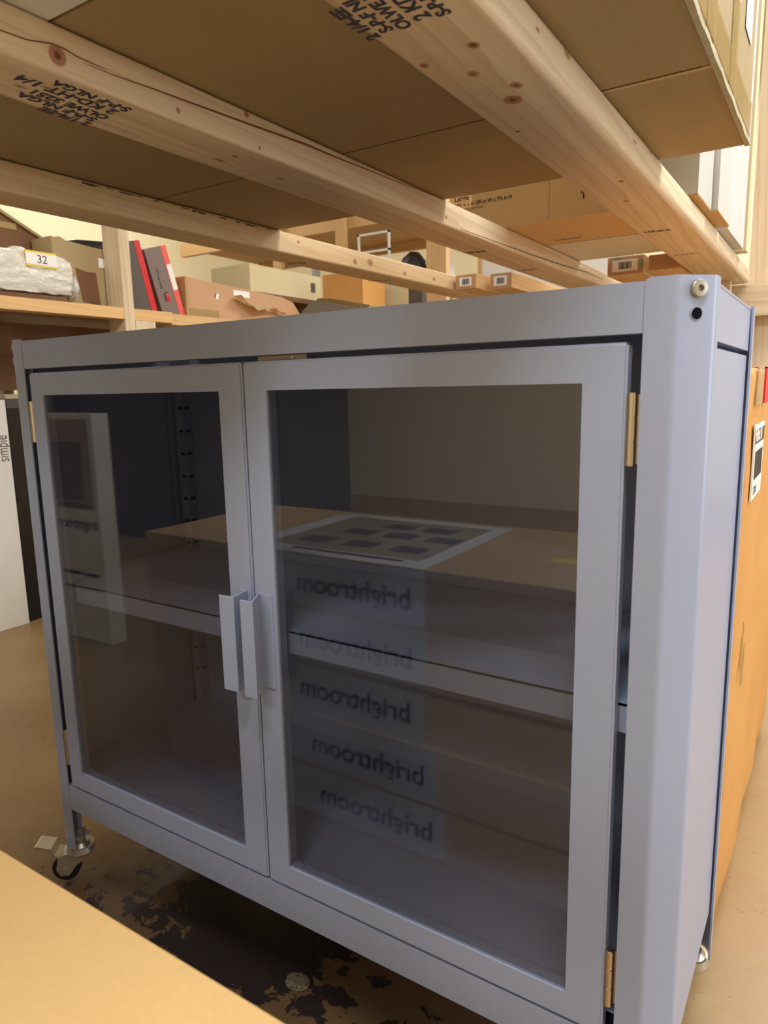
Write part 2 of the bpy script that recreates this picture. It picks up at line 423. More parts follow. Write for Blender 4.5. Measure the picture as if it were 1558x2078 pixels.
def frame_plate(x0, x1, z0, z1, gx0, gx1, gz0, gz1, y0, y1, bev=.0022):
    bm = bmesh.new()
    def ring(y, b):
        o = [bm.verts.new(p) for p in ((x0+b, y, z0+b), (x1-b, y, z0+b), (x1-b, y, z1-b), (x0+b, y, z1-b))]
        i = [bm.verts.new(p) for p in ((gx0, y, gz0), (gx1, y, gz0), (gx1, y, gz1), (gx0, y, gz1))]
        return o, i
    o0, i0 = ring(y0, 0); o1, i1 = ring(y1, 0)
    for k in range(4):
        j = (k+1) % 4
        bm.faces.new((o0[k], o0[j], i0[j], i0[k])); bm.faces.new((o1[j], o1[k], i1[k], i1[j]))
        bm.faces.new((o0[j], o0[k], o1[k], o1[j])); bm.faces.new((i0[k], i0[j], i1[j], i1[k]))
    bmesh.ops.recalc_face_normals(bm, faces=bm.faces)
    es = [e for e in bm.edges if e.calc_face_angle(0) > .5 and all(v.co.x in (x0, x1) or v.co.z in (z0, z1) or min(abs(v.co.x-x0), abs(v.co.x-x1), abs(v.co.z-z0), abs(v.co.z-z1)) < 1e-5 for v in e.verts)]
    bmesh.ops.bevel(bm, geom=es, offset=bev, segments=3, affect='EDGES')
    return bm
def door(x0, x1, gx0, gx1, hinge_left):
    z0, z1 = .1765, .8395
    d = obj('door', frame_plate(x0, x1, z0, z1, gx0, gx1, .207, .807, -.0005, .016), PAINT, cab, smooth=True)
    obj('glass_pane', box(gx0-.002, gx1+.002, .0018, .0048, .205, .809), GLASS, d)
    # hinges: three knuckles and a pin, in the gap by the post
    hx = x0-.006 if hinge_left else x1+.0035
    for hz in (.2415, .768):
        bm = bmesh.new()
        for a, b in ((-.030, -.0110), (-.0098, .0098), (.0110, .030)):
            cyl(bm, (hx, .004, hz+a), (hx, .004, hz+b), .0048, seg=20)
        cyl(bm, (hx, .004, hz-.0305), (hx, .004, hz+.0305), .0042, seg=12)
        bx(bm, min(hx, hx+(-.006 if hinge_left else .006)), max(hx, hx+(-.006 if hinge_left else .006)), .006, .0075, hz-.029, hz+.029)
        obj('hinge', bm, BRASS, d, smooth=True)
    return d
dl = door(-.0305, .3975, 0.0, .3596, True)
dr = door(.3995, .831, .434, .794, False)
# handles: bent sheet, a foot on the door edge, a leg out and a lip turned aside
def handle(d, s):
    t = .0019
    if s < 0: c = [(.375, -.0015), (.388, -.0015), (.3935, -.0300), (.3715, -.0310)]
    else: c = [(.4285, -.0015), (.409, -.0015), (.4265, -.0330), (.4085, -.0340)]
    def off(k):
        out = []
        for i_, p in enumerate(c):
            d = Vector((0, 0))
            for a_, b_ in ((i_-1, i_), (i_, i_+1)):
                if a_ >= 0 and b_ < len(c):
                    e = (Vector(c[b_])-Vector(c[a_])).normalized(); d += Vector((-e.y, e.x))
            d = d/(d.length_squared/ (2 if 0 < i_ < len(c)-1 else 1)) if d.length else d
            out.append(tuple(Vector(p)+d*k))
        return out
    pts = off(t/2)+off(-t/2)[::-1]
    bm = prism(pts, .447, .567, .0006, seg=2)
    return obj('handle', bm, PAINT, d, smooth=False)
handle(dl, -1); handle(dr, 1)
# magnetic catch above the doors
bm = box(.413, .485, .012, .026, .8405, .8455, .0008, 1); bx(bm, .434, .464, .010, .012, .8412, .8448)
obj('magnetic_catch', bm, BRASS, cab)
# hex socket bolts on the chamfers
def bolt(cx, cy_, cz, nx, ny, parent):
    n = Vector((nx, ny, 0)).normalized(); c = Vector((cx, cy_, cz))
    bm = bmesh.new(); segs = 40
    u = n.cross(Vector((0, 0, 1))).normalized(); v = Vector((0, 0, 1))
    prof = [(.0, 0), (.0068, 0), (.0070, .0006), (.0070, .0028), (.0062, .0038), (.0036, .0040)]
    rings = []
    for r_, h in prof[1:]:
        rings.append([bm.verts.new(c+n*h+(u*math.cos(a)+v*math.sin(a))*r_) for a in [2*math.pi*k/segs for k in range(segs)]])
    for A, B in zip(rings, rings[1:]):
        for k in range(segs): bm.faces.new((A[k], A[(k+1) % segs], B[(k+1) % segs], B[k]))
    def hexr(a): 
        a6 = (a % (math.pi/3))-math.pi/6; return .0029*math.cos(math.pi/6)/math.cos(a6)
    H1 = [bm.verts.new(c+n*.0040+(u*math.cos(a)+v*math.sin(a))*hexr(a)) for a in [2*math.pi*k/segs for k in range(segs)]]
    H2 = [bm.verts.new(c+n*.0012+(u*math.cos(a)+v*math.sin(a))*hexr(a)) for a in [2*math.pi*k/segs for k in range(segs)]]
    A = rings[-1]
    for k in range(segs):
        j = (k+1) % segs; bm.faces.new((A[k], A[j], H1[j], H1[k])); bm.faces.new((H1[k], H1[j], H2[j], H2[k]))
    bm.faces.new(H2)
    return obj('hex_bolt', bm, NICKEL, parent, smooth=True)
q = .7071
for sx_ in (-1, 1):
    for fr in (True, False):
        px = .8795 if sx_ > 0 else -.0795; py = .0122 if fr else Y1-.0122
        p = posts[(sx_, fr)]
        bolt(px, py, .8785, sx_*q, -q if fr else q, p)
        if (sx_, fr) == (1, True):
            bm = bmesh.new(); c = Vector((px, py, .8595)); n = Vector((q, -q, 0))
            cyl(bm, c-n*.001, c+n*.0004, .0049, seg=28); obj('empty_bolt_hole', bm, HOLE, p, smooth=True)
            bm = bmesh.new()
            for k in range(28):
                a = 2*math.pi*k/28; b = 2*math.pi*(k+1)/28
                u = Vector((q, q, 0)); v = Vector((0, 0, 1))
                tube(bm, [c+n*.0003+(u*math.cos(a)+v*math.sin(a))*.005, c+n*.0003+(u*math.cos(b)+v*math.sin(b))*.005], .0003, 5)
            obj('hole_rim', bm, PAINT, p)
        elif sx_ < 0: bolt(px, py, .8585, sx_*q, -q if fr else q, p)
# swivel casters
def caster(cx, cy_, ang, brake=True):
    M = Matrix.Translation((cx, cy_, 0)) @ Matrix.Rotation(ang, 4, 'Z')      # local +x = trailing direction
    T = lambda bm: (bm.transform(M), bm)[1]
    bm = bmesh.new(); cyl(bm, (0, 0, .046), (0, 0, .075), .009, seg=20); cyl(bm, (0, 0, .044), (0, 0, .050), .0195, .014, seg=28)
    cyl(bm, (0, 0, .034), (0, 0, .044), .0240, .0222, seg=32); cyl(bm, (0, 0, .030), (0, 0, .034), .0215, .0240, seg=32)
    c = obj('caster', T(bm), STEEL, cab, smooth=True)
    bm = bmesh.new()
    for s in (-1, 1):
        y = .0125*s
        pts = [(-.018, .033), (.014, .034), (.036, .022), (.040, .004), (.034, -.008), (.020, -.008), (.006, .010), (-.014, .025)]
        A = [bm.verts.new((a, y-.0008, b)) for a, b in pts]; B = [bm.verts.new((a, y+.0008, b)) for a, b in pts]
        bm.faces.new(A); bm.faces.new(B[::-1])
        for k in range(len(pts)): bm.faces.new((A[k], B[k], B[(k+1) % 8], A[(k+1) % 8]))
        cyl(bm, (.026, y+.001*s, .003), (.026, y+.0045*s, .003), .0052, seg=14)
    bx(bm, -.014, .014, -.0125, .0125, .0315, .0335)
    obj('fork', T(bm), STEEL, c)
    bm = bmesh.new(); cyl(bm, (.026, -.0105, .003), (.026, .0105, .003), .0228, seg=40); bevel(bm, .003, 2, .8)
    obj('wheel', T(bm), BLACK, c, smooth=True)
    bm = bmesh.new(); cyl(bm, (.026, -.0114, .003), (.026, .0114, .003), .0125, seg=28); obj('wheel_hub', T(bm), STEEL, c, smooth=True)
    if brake:
        bm = bmesh.new()
        pr = [(.012, .036), (.030, .030), (.036, .034), (.040, .046), (.060, .052), (.064, .0505), (.063, .0485), (.042, .043), (.039, .031), (.031, .027), (.012, .0335)]
        pr = [(.012+(a-.012)*1.15, b) for a, b in pr]
        A = [bm.verts.new((a, -.0165, b)) for a, b in pr]; B = [bm.verts.new((a, .0165, b)) for a, b in pr]
        bm.faces.new(A); bm.faces.new(B[::-1]); n = len(pr)
        for k in range(n): bm.faces.new((A[k], B[k], B[(k+1) % n], A[(k+1) % n]))
        bevel(bm, .0008, 1, .7)
        obj('brake_lever', T(bm), STEEL, c)
    bm = bmesh.new(); bx(bm, cx-.012, cx+.012, cy_-.012, cy_+.012, .060, .063); bx(bm, cx-.004, cx+.004, cy_-.004, cy_+.004, .063, .13)
    obj('mounting_plate', bm, PAINT, c)
caster(-.066, .026, math.radians(218)); caster(.866, .026, math.radians(200))
caster(.866, Y1-.026, math.radians(215), False); caster(-.066, Y1-.026, math.radians(150), False)

# ------------------------------------------------------------------ timber rack over the cabinet
RL = Vector((.36, 1.75, FL))
rack = thing('timber_rack', RL, 'overhead rack of pale spruce two-by-fours spanning above the blue cabinet', 'rack')
def K(lst): return [(x-RL.x, y-RL.y, z-RL.z, ra, rb, st) for x, y, z, ra, rb, st in lst]
ZB, ZT = 1.085, 1.127
def board(x0a, x1a, x0b, x1b, ya, yb, z0, z1, r=.004):
    bm = bmesh.new()
    vs = [bm.verts.new(p) for p in ((x0a, ya, z0), (x0a, ya, z1), (x0b, yb, z0), (x0b, yb, z1), (x1a, ya, z0), (x1a, ya, z1), (x1b, yb, z0), (x1b, yb, z1))]
    for f in ((0, 1, 3, 2), (4, 6, 7, 5), (0, 4, 5, 1), (2, 3, 7, 6), (0, 2, 6, 4), (1, 5, 7, 3)): bm.faces.new([vs[i] for i in f])
    bmesh.ops.recalc_face_normals(bm, faces=bm.faces); bevel(bm, r, 4)
    return bm
k3 = K([(.702, -.023, ZB, .006, .005, 1), (.650, -.014, ZB, .006, .005, 1), (.678, .026, ZB, .007, .006, .7), (.701, .072, ZB, .009, .006, .8), (.685, .102, ZB, .012, .010, 1), (.656, .187, ZB, .004, .003, 1), (.700, .456, ZB, .006, .004, 1), (.679, .57, ZB, .010, .005, .6),
        (.733, .036, 1.110, .007, .003, 1), (.733, .115, 1.119, .012, .006, .8), (.733, .224, 1.124, .005, .003, .8), (.733, .381, 1.110, .012, .003, .8), (.733, .471, 1.120, .009, .003, .8)])
k1 = K([(.376, -.186, 1.101, .009, .009, 1), (.376, -.051, 1.096, .0035, .0035, 1), (.376, .052, 1.122, .005, .004, 1), (.376, .072, 1.091, .003, .003, 1), (.376, .545, 1.099, .006, .005, 1),
        (.327, -.193, ZB, .007, .003, .7), (.344, -.177, ZB, .008, .003, .7), (.321, .061, ZB, .012, .004, .7), (.346, .062, ZB, .007, .003, 1), (.330, .164, ZB, .008, .003, .7)])
k2 = K([(.002, .291, 1.086, .008, .006, .9), (.004, .479, 1.116, .004, .005, .9), (.004, .6, 1.113, .006, .005, .9), (.006, .8, 1.10, .009, .008, .9), (.008, .862, 1.106, .014, .010, .7), (.010, 1.018, 1.10, .009, .005, .8), (.012, 1.171, 1.103, .010, .006, .7)])
W3 = m_wood('spruce_joist_right', 'Y', k3, seed=1.3, vor=False); W1 = m_wood('spruce_joist_middle', 'Y', k1, (224, 205, 174), (188, 158, 122), seed=4.1, vor=False)
W2 = m_wood('spruce_joist_left', 'Y', k2, (222, 196, 152), (196, 160, 114), seed=7.7, vor=False)
WX = m_wood('spruce_ledger', 'X', seed=2.2); WZ = m_wood('spruce_post', 'Z', seed=5.5); WY = m_wood('spruce_generic', 'Y', seed=9.1, base=(224, 180, 120))
j3 = obj('joist', board(.640, .735, .628, .735, -.85, 1.745, ZB, ZT, .009), W3, rack, smooth=True)
j1 = obj('joist', board(.296, .375, .284, .382, -.85, 1.745, ZB, ZT), W1, rack, smooth=True)
j2 = obj('joist', board(-.094, -.026, -.066, .0235, -.85, 1.745, ZB, ZT), W2, rack, smooth=True)
obj('ledger', box(-.07, 1.05, 1.745, 1.783, .995, 1.0845, .003, 3), WX, rack, smooth=True)
obj('ledger', box(-.45, 1.35, -.89, -.852, 1.00, 1.0845, .003, 3), WX, rack, smooth=True)
obj('cross_beam', box(.05, .70, 1.62, 1.658, .995, 1.0845, .003, 3), WX, rack, smooth=True)
rp = obj('upright', box(.727, .816, 1.786, 1.824, FL, 2.9, .003, 3), WZ, rack, smooth=True)
for xa in (-.52, 1.36):
    obj('upright', box(xa, xa+.06, -.93, -.89, FL, 1.3, .003, 3), WZ, rack, smooth=True)
# grade stamps
DN = (0, 0, -1)
st = ['2 1/4-EE', 'S-P-F NLGA', 'OLWE 3251', '2 KD-HT 1/4', 'S-P-F NLGA']
for jj, xs, y0 in ((j1, .299, -.100), (j3, .644, -.079)):
    for i, s_ in enumerate(st):
        text('grade_stamp', s_, .0162 if i != 3 else .019, INK, jj, (xs+.003+i*.0150+.004*(i > 2), y0-.004*(i % 2), ZB-.0002), (0, -1, 0), (-1, 0, 0), bold=.0006, label='black ink grade stamp' if i == 0 else None)
for jj, xa, yy in ((j3, .648, .83), (j1, .292, .80)):
    text('grade_stamp', 'I-IIF-BI-II', .022, INK, jj, (xa, yy, ZB-.0002), (1, .15, 0), (0, -1, 0), sx=.6, bold=.0006)
    text('grade_stamp', 'S-I-IJI-J-SPX', .017, INK_DK, jj, (xa, yy+.29, ZB-.0002), (1, .02, 0), (0, -1, 0), sx=.6)
text('grade_stamp', 'IIII/IIIII', .030, INK, j2, (-.078, .66, ZB-.0002), (.9, .5, 0), (.5, -.9, 0), sx=.55)
text('grade_stamp', 'NLGA 2 S', .020, INK_DK, j2, (-.078, .98, ZB-.0002), (.9, .5, 0), (.5, -.9, 0), sx=.7)
text('grade_stamp', '2 1/4"EE', .024, INK, rp, (.806, 1.7858, 1.336), (0, 0, -1), (1, 0, 0), bold=.0004)
text('grade_stamp', 'S-P-F NLGA', .019, INK, rp, (.786, 1.7858, 1.334), (0, 0, -1), (1, 0, 0))
text('grade_stamp', 'KD-HT 325', .013, INK_DK, rp, (.771, 1.7858, 1.334), (0, 0, -1), (1, 0, 0))
# drying crack along the middle joist
def ribbon(pts, w, n, t, name, m, parent):
    """slim groove line through pts lying on a face of normal n"""
    bm = bmesh.new(); n = Vector(n); prev = None
    P = [Vector(p) for p in pts]
    for i, p in enumerate(P):
        d = (P[min(i+1, len(P)-1)]-P[max(i-1, 0)]).normalized(); s = n.cross(d).normalized()*w[i]/2
        q_ = [bm.verts.new(p+s), bm.verts.new(p+s+n*t), bm.verts.new(p-s+n*t), bm.verts.new(p-s)]
        if prev:
            for k in range(4): bm.faces.new((prev[k], prev[(k+1) % 4], q_[(k+1) % 4], q_[k]))
        prev = q_
    return obj(name, bm, m, parent)
def jx1(y): return .375+(y+.85)/2.595*.007
cr_ = [(-.29, 1.101), (-.24, 1.102), (-.213, 1.1035), (-.190, 1.109), (-.178, 1.109), (-.166, 1.107), (-.150, 1.1065), (-.135, 1.1065)]
ribbon([(jx1(y), y, z) for y, z in cr_], [.0012, .0012, .0012, .0012, .0012, .001, .0008, .0003], (1, 0, 0), .0003, 'crack', CRACK, j1)
cr_ = [(-.160, 1.104), (-.13, 1.104), (-.08, 1.107), (-.026, 1.109), (.065, 1.113), (.157, 1.1175), (.243, 1.1185), (.30, 1.120), (.358, 1.121), (.498, 1.125)]
ribbon([(jx1(y), y, z) for y, z in cr_], [.0003, .0008, .0014, .002, .0024, .0026, .002, .0016, .0012, .0006], (1, 0, 0), .0003, 'crack', CRACK, j1)
cr_ = [(.60, 1.089), (.75, 1.091), (.95, 1.094), (1.15, 1.098), (1.35, 1.106), (1.5, 1.104)]
ribbon([(jx1(y), y, z) for y, z in cr_], [.0006, .0012, .002, .0024, .0018, .0006], (1, 0, 0), .0003, 'crack', INK_DK, j1)
# bark left on the upper arris of the left joist
bm = bmesh.new(); rnd = random.Random(3)
for k in range(34):
    y = .10+rnd.random()**1.2*.42; xr = -.026+(y+.85)/2.595*.0495
    bx(bm, xr-.0002, xr+.0008, y, y+rnd.uniform(.004, .02), 1.1205+rnd.random()*.003, 1.1236)
obj('bark', bm, simple('bark_edge', srgb(88, 70, 54), .9), j2, kind='stuff')

# ------------------------------------------------------------------ boxes lying on the joists
# big carton whose underside roofs the cabinet
big = thing('cardboard_box', (.35, .18, ZT), 'huge brown carton lying flat on the joists, seen from below', 'box')
bx0, bx1, by0, by1 = -.085, .847, -.186, .545
bm = box(bx0, bx1, by0, by1, ZT+.0015, 1.52, .004, 2); obj('body', bm, KRAFT, big)
bm = bmesh.new()
bx(bm, bx0+.01, bx1-.012,   .2458, .2466, ZT+.0010, ZT+.0016)
obj('flap_seam', bm, simple('seam_dark', srgb(74, 52, 32), .9), big)
bm = bmesh.new(); bx(bm, .64, bx1-.002, .2472, .2535, ZT+.0006, ZT+.0014)
obj('seam_tape', bm, simple('tape_tan', srgb(180, 150, 106), .3), big)
bm = bmesh.new()      # crushed, whitish lower right edge
rnd = random.Random(11); n = 170
for k in range(n):
    y = by0+(by1-by0)*k/n; w = .0055+.0012*math.sin(k*.21)+.0010*math.sin(k*.53+1)+rnd.random()*.0006
    bx(bm, bx1-.004, bx1+.0018+.0004*math.sin(k*.31)+rnd.random()*.0003, y, y+(by1-by0)/n, ZT-.0005-rnd.random()*.0004, ZT+w)
obj('torn_edge', bm, TORN, big)
bm = bmesh.new()
lay(bm, (bx1+.0005, 0, 0), (0, 1, 0), (0, 0, 1), (1, 0, 0), by0+.01, by1-.002, ZT+.012, ZT+.05, .0006)
obj('bottom_tape', bm, TAPE, big)
bm = bmesh.new()
for a, w in ((.36, .05), (.2, .05)):
    lay(bm, (bx1+.0012, a, 0), (0, 1, 0), (0, 0, 1), (1, 0, 0), -w/2, w/2, ZT+.01, 1.5, .0006)
bx(bm, .60, bx1+.0012, by1, by1+.0008, ZT+.004, ZT+.055)
obj('strap_tape', bm, TAPE, big)
bm = bmesh.new()
lay(bm, (bx1+.001, .0, 0), (0, 1, 0), (0, 0, 1), (1, 0, 0), .44, .50, 1.235, 1.42, .0006)
obj('shipping_label', bm, LABEL, big)

wb = thing('white_box', (.2, -.36, ZT), 'white printed carton at the top left corner, in front of the huge brown carton', 'box')
obj('body', box(-.10, .50, -.56, -.190, ZT+.001, 1.33, .003), CARD_WHITE, wb)
bm = bmesh.new()
for i in range(7):
    for k in range(5):
        x = .300+.0095*i; y = -.275+.0115*k+.001*i
        if k == 4 and i % 3: continue
        bx(bm, x, x+.0035, y-.0005, y+.0085, ZT+.0004, ZT+.0011)
obj('printed_text', bm, INK_DK, wb)

# tan cartons further back on the same joists
ly = .811
lb = thing('cardboard_box', (.35, .93, ZT), 'tan carton printed Large with its size, behind the huge brown carton', 'box')
obj('body', box(.30, .632, ly, 1.045, ZT+.001, 1.34, .003), KRAFT_TAN, lb)
text('printed_text', 'Large', .0155, INK_NAVY, lb, (.259, ly-.0004, 1.1945), (1, 0, 0), (0, 0, 1), bold=.0003)
text('printed_text', '14⅝ in L x 13⅞ in W x 7⅛ in H', .0112, INK_DK, lb, (.2585, ly-.0004, 1.1825), (1, 0, 0), (0, 0, 1), bold=.0002, sx=.88)
text('printed_text', '(approximate dimensions)', .0055, simple('faint_print', srgb(150, 120, 90), .7), lb, (.268, ly-.0004, 1.175), (1, 0, 0), (0, 0, 1))
obj('fold_line', box(.4675, .4685, ly-.0005, ly, ZT+.004, 1.33), simple('fold_tan', srgb(176, 142, 100), .7), lb)
bm = bmesh.new(); bx(bm, .572, .606, ly-.0004, ly-.0001, 1.2085, 1.2091); bx(bm, .6054, .606, ly-.0004, ly-.0001, 1.185, 1.2091); obj('printed_frame', bm, INK_DK, lb)
text('printed_text', 'T', .018, INK_NAVY, lb, (.531, ly-.0004, 1.160), (1, 0, 0), (0, 0, 1), bold=.0006)
text('printed_text', 'Fulfillment', .014, INK_DK, lb, (.415, 1.006, ZT+.0004), (1, 0, 0), (0, -1, 0))
obj('white_box', box(.30, .628, 1.052, 1.30, ZT+.001, 1.36, .006), CARD_WHITE, label='white-bottomed carton behind the tan carton printed Large', cat='box')
# white foam and cartons at the right end of the joists
def foam(name, x0, x1, y0, y1, z0, z1, m, label, cat, bev=.006):
    return obj(name, box(x0, x1, y0, y1, z0, z1, bev, 3), m, label=label, cat=cat)
OFFWHITE = m_card('off_white_card', srgb(196, 195, 190), srgb(186, 184, 178), .7)
c1 = thing('cardboard_box', (.70, .85, ZT), 'narrow white carton with kraft underside hanging over the right joist', 'box')
obj('body', box(.640, .746, .780, .928, ZT+.003, 1.55, .002), OFFWHITE, c1)
obj('bottom', box(.641, .7455, .781, .927, ZT+.001, ZT+.004), KRAFT_LT, c1)
c2 = thing('cardboard_box', (.70, 1.0, ZT), 'white carton with kraft underside between the narrow white carton and the foam block', 'box')
obj('body', box(.640, .757, .934, 1.096, ZT+.003, 1.6, .002), OFFWHITE, c2)
obj('bottom', box(.641, .7575, .9335, 1.0965, ZT+.001, ZT+.004), KRAFT_LT, c2)
bm = bmesh.new(); bx(bm, .66, .752, 1.12, 1.40, ZT+.001, 1.8); bevel(bm, .015, 4)
obj('foam_block', bm, FOAM, label='tall white foam block with rounded corners at the far right of the joists', cat='foam')
bm = box(.655, .756, 1.42, 1.47, ZT+.001, 1.85, .003)
obj('cardboard_sheet', bm, CREAM, label='pale upright board edge between the white foam block and the timber upright', cat='board')

# ends of stacked boards with barcode stickers
def bend(x0, x1, z0, z1, y0, y1, label, lab=True):
    t = thing('lumber_board', ((x0+x1)/2, y0, z0), label, 'board', 'board ends resting behind the cabinet')
    bm = box(x0, x1, y0, y1, z0, z1, .005, 3)
    obj('board', bm, WY, t, smooth=True)
    bm = bmesh.new(); 
    pts = [(x0+.005, z0+.001), (x1-.005, z0+.001), (x1-.001, z0+.005), (x1-.001, z1-.005), (x1-.005, z1-.001), (x0+.005, z1-.001), (x0+.001, z1-.005), (x0+.001, z0+.005)]
    obj('end_grain', prism(pts, y0-.0006, y0, 0, 'Y'), KRAFT_PINK, t)
    if lab:
        bm = box(x0+.012, x1-.014, y0-.0012, y0-.0007, z0+.008, z1-.008, 0); l = obj('sticker', bm, LABEL, t)
        barcode(l, ((x0+x1)/2, y0-.0013, (z0+z1)/2), (1, 0, 0), (0, 0, 1), (0, -1, 0), (x1-x0)*.36, (z1-z0)*.4)
    return t
bend(.024, .088, ZB, 1.124, 1.28, 2.6, 'barcoded board end touching the tip of the left joist')
bend(.104, .170, ZB, 1.127, 1.34, 2.6, 'barcoded board end, second from the left joist')
b = bend(.445, .535, ZB, 1.130, 1.32, 2.6, 'barcoded board end with green marks between the middle and right joists')
for q_ in ((.458, .478, 1.3185, 1.3193, 1.123, 1.128), (.528, .533, 1.3185, 1.3193, 1.10, 1.118)): obj('green_mark', box(*q_), GREEN, b)
bend(.552, .626, ZB, 1.122, 1.30, 2.6, 'plain rounded board end without a sticker beside the right joist', False)

# ------------------------------------------------------------------ brown cartons stacked in front (seen direct and in the glass)
hB = .107; tops = []
for i in range(5):
    z1 = .504-i*hB; z0 = z1-hB
    dx = (0, .004, -.006, .026, .04)[i]; dy = (0, .004, -.004, .006, .002)[i]
    if i == 0: lab = 'flat kraft carton lying in the near foreground, topmost of the stack before the cabinet'
    else: lab = ('second', 'third', 'fourth', 'lowest')[i-1]+' flat carton down the foreground stack, its blue word mirrored in the door glass'
    t = thing('cardboard_box', (.28+dx, -.59, z0), lab, 'box', 'flat cartons stacked before the cabinet')
    x0, x1, y0, y1 = -.30+dx, .93, -.80+dy, -.388+dy
    obj('body', box(x0, x1, y0, y1, z0+.0008, z1, .005, 3), KRAFT_LT if i == 0 else KRAFT_TAN, t, smooth=True)
    xb = .412+dx; xa = -.03+dx
    bm = bmesh.new(); bx(bm, xa, xb, y1, y1+.0006, z0+.004, z1-.003); bx(bm, xa, xb, y0+.02, y1-.003, z1, z1+.0005); obj('white_wrap', bm, WRAP_GREY, t)
    text('printed_text', 'brightroom', .055, INK_NAVY, t, (.388+dx, y1+.0008, z0+.034), (-1, 0, 0), (0, 0, 1), bold=.001, sx=1.0)
    if i == 0:
        bm = bmesh.new(); bx(bm, .02, xb-.035, y0+.05, y1-.05, z1+.0005, z1+.0007); obj('picture_panel', bm, simple('picture_wood', srgb(150, 138, 120), .5), t)
        for k_, (a, b_) in enumerate(((.06, -.50), (.17, -.50), (.28, -.50), (.10, -.60), (.20, -.60), (.30, -.60), (.15, -.68), (.25, -.68))):
            obj('printed_picture', box(a, a+.07, b_-.03, b_+.02, z1+.0007, z1+.0009), INK, t)
        bm = bmesh.new(); bx(bm, .10, .35, y1-.042, y1-.028, z1+.0007, z1+.0009); obj('printed_line', bm, INK_DK, t)
        bm = bmesh.new(); bx(bm, .575, .625, -.575, -.54, z1, z1+.0005); obj('yellow_sticker', bm, YELLOW, t, label='yellow sticker')

# white carton seen only as a reflection in the left door
wc = thing('white_box', (-1.2, -.82, FL), 'tall white carton with a product picture, reflected in the left door glass', 'box')
obj('body', box(-1.38, -1.03, -.845, -.784, FL+.001, .748, .004), CARD_WHITE, wc)
bm = bmesh.new(); bx(bm, -1.36, -1.055, -.784, -.7834, .43, .73); obj('printed_picture', bm, simple('photo_print', srgb(150, 134, 128), .5), wc)
bm = bmesh.new(); bx(bm, -1.33, -1.10, -.7833, -.7828, .46, .655); bx(bm, -1.345, -1.07, -.7833, -.7828, .435, .452); obj('pictured_cabinet', bm, simple('photo_dark', srgb(88, 76, 76), .5), wc)
text('printed_text', 'brightroom', .05, INK_NAVY, wc, (-1.045, -.783, .365), (-1, 0, 0), (0, 0, 1), bold=.001)
bm = bmesh.new(); bx(bm, -1.33, -1.06, -.7833, -.7828, .20, .212); bx(bm, -1.33, -1.06, -.7833, -.7828, .15, .158); obj('printed_line', bm, INK_DK, wc)

dk = thing('dark_backdrop', (-2.2, -2.2, FL), 'large dark navy cupboard added out of view, a dark reflection in the left door', 'backdrop')  # unseen, added so the left door has something dark to mirror
NAVY = simple('backdrop_navy', srgb(28, 32, 50), .5)
obj('body', box(-3.7, -1.32, -2.6, -2.02, FL+.001, 2.3, .004), NAVY, dk)
for xa in (-3.68, -2.89, -2.10): obj('door', box(xa, xa+.77, -2.02, -2.0, FL+.06, 2.25, .003), NAVY, dk)
# pale carton added out of view for the glossy cabinet side to mirror
sp_ = thing('white_box', (1.6, 3.6, FL), 'tall pale carton added out of view, mirrored in the glossy right side of the cabinet', 'box')
obj('body', box(1.30, 1.52, 3.4, 3.9, FL+.001, 1.3, .004), simple('pale_lavender', srgb(176, 168, 186), .6), sp_)
obj('band', box(1.5201, 1.5215, 3.4, 3.9, .8, .9), INK_NAVY, sp_)
# ------------------------------------------------------------------ right: pallet carton
pc = thing('cardboard_box', (.55, .85, FL), 'tall orange-brown pallet carton behind the right end of the cabinet', 'box')
bm = bmesh.new(); bx(bm, .25, .885, .42, 1.3, FL+.001, .822)
bmesh.ops.subdivide_edges(bm, edges=bm.edges, cuts=12, use_grid_fill=True)
for v in bm.verts:
    k = math.sin(v.co.y*23+v.co.z*3)*.0025+math.sin(v.co.z*31)*.0015
    if v.co.x > .88: v.co.x += k
    if v.co.z > .82: v.co.z += k
    if v.co.z < .02 and v.co.x > .88: v.co.x -= .012
bevel(bm, .010, 3, .9)
obj('body', bm, KRAFT_OR, pc, smooth=True)
bm = bmesh.new(); bx(bm, .8868, .889, .455, .585, .645, .748); l = obj('pallet_label', bm, LABEL, pc, label='white pallet label with a barcode')
bm = bmesh.new(); bx(bm, .8889, .8893, .458, .582, .722, .742); h = obj('label_header', bm, INK_DK, l)
text('printed_text', 'Pallet ID', .026, LABEL, l, (.8895, .458, .7255), (0, 1, 0), (0, 0, 1), bold=.0004)
bm = bmesh.new(); bx(bm, .8889, .8892, .465, .575, .672, .712); obj('barcode_field', bm, LABELG, l)
barcode(l, (.8893, .52, .692), (0, 1, 0), (0, 0, 1), (1, 0, 0), .10, .038, INK_DK)
text('printed_text', 'TZX01', .016, INK_DK, l, (.8891, .47, .651), (0, 1, 0), (0, 0, 1))
bm = bmesh.new(); bx(bm, .8868, .8885, .45, .53, .775, .8265); obj('clear_tape', bm, TAPE, pc)
bm = bmesh.new(); bx(bm, .8865, .889, .555, .61, .775, .826); bx(bm, .80, .889, .555, .61, .8245, .8265); obj('red_tape', bm, RED, pc, label='red tape')
bm = bmesh.new()
for k, (y, z) in enumerate(((.50, .42), (.49, .40), (.53, .38))): bx(bm, .8862, .888, y, y+.006, z-.03, z+.04)
obj('scuffed_tape', bm, TAPE, pc)

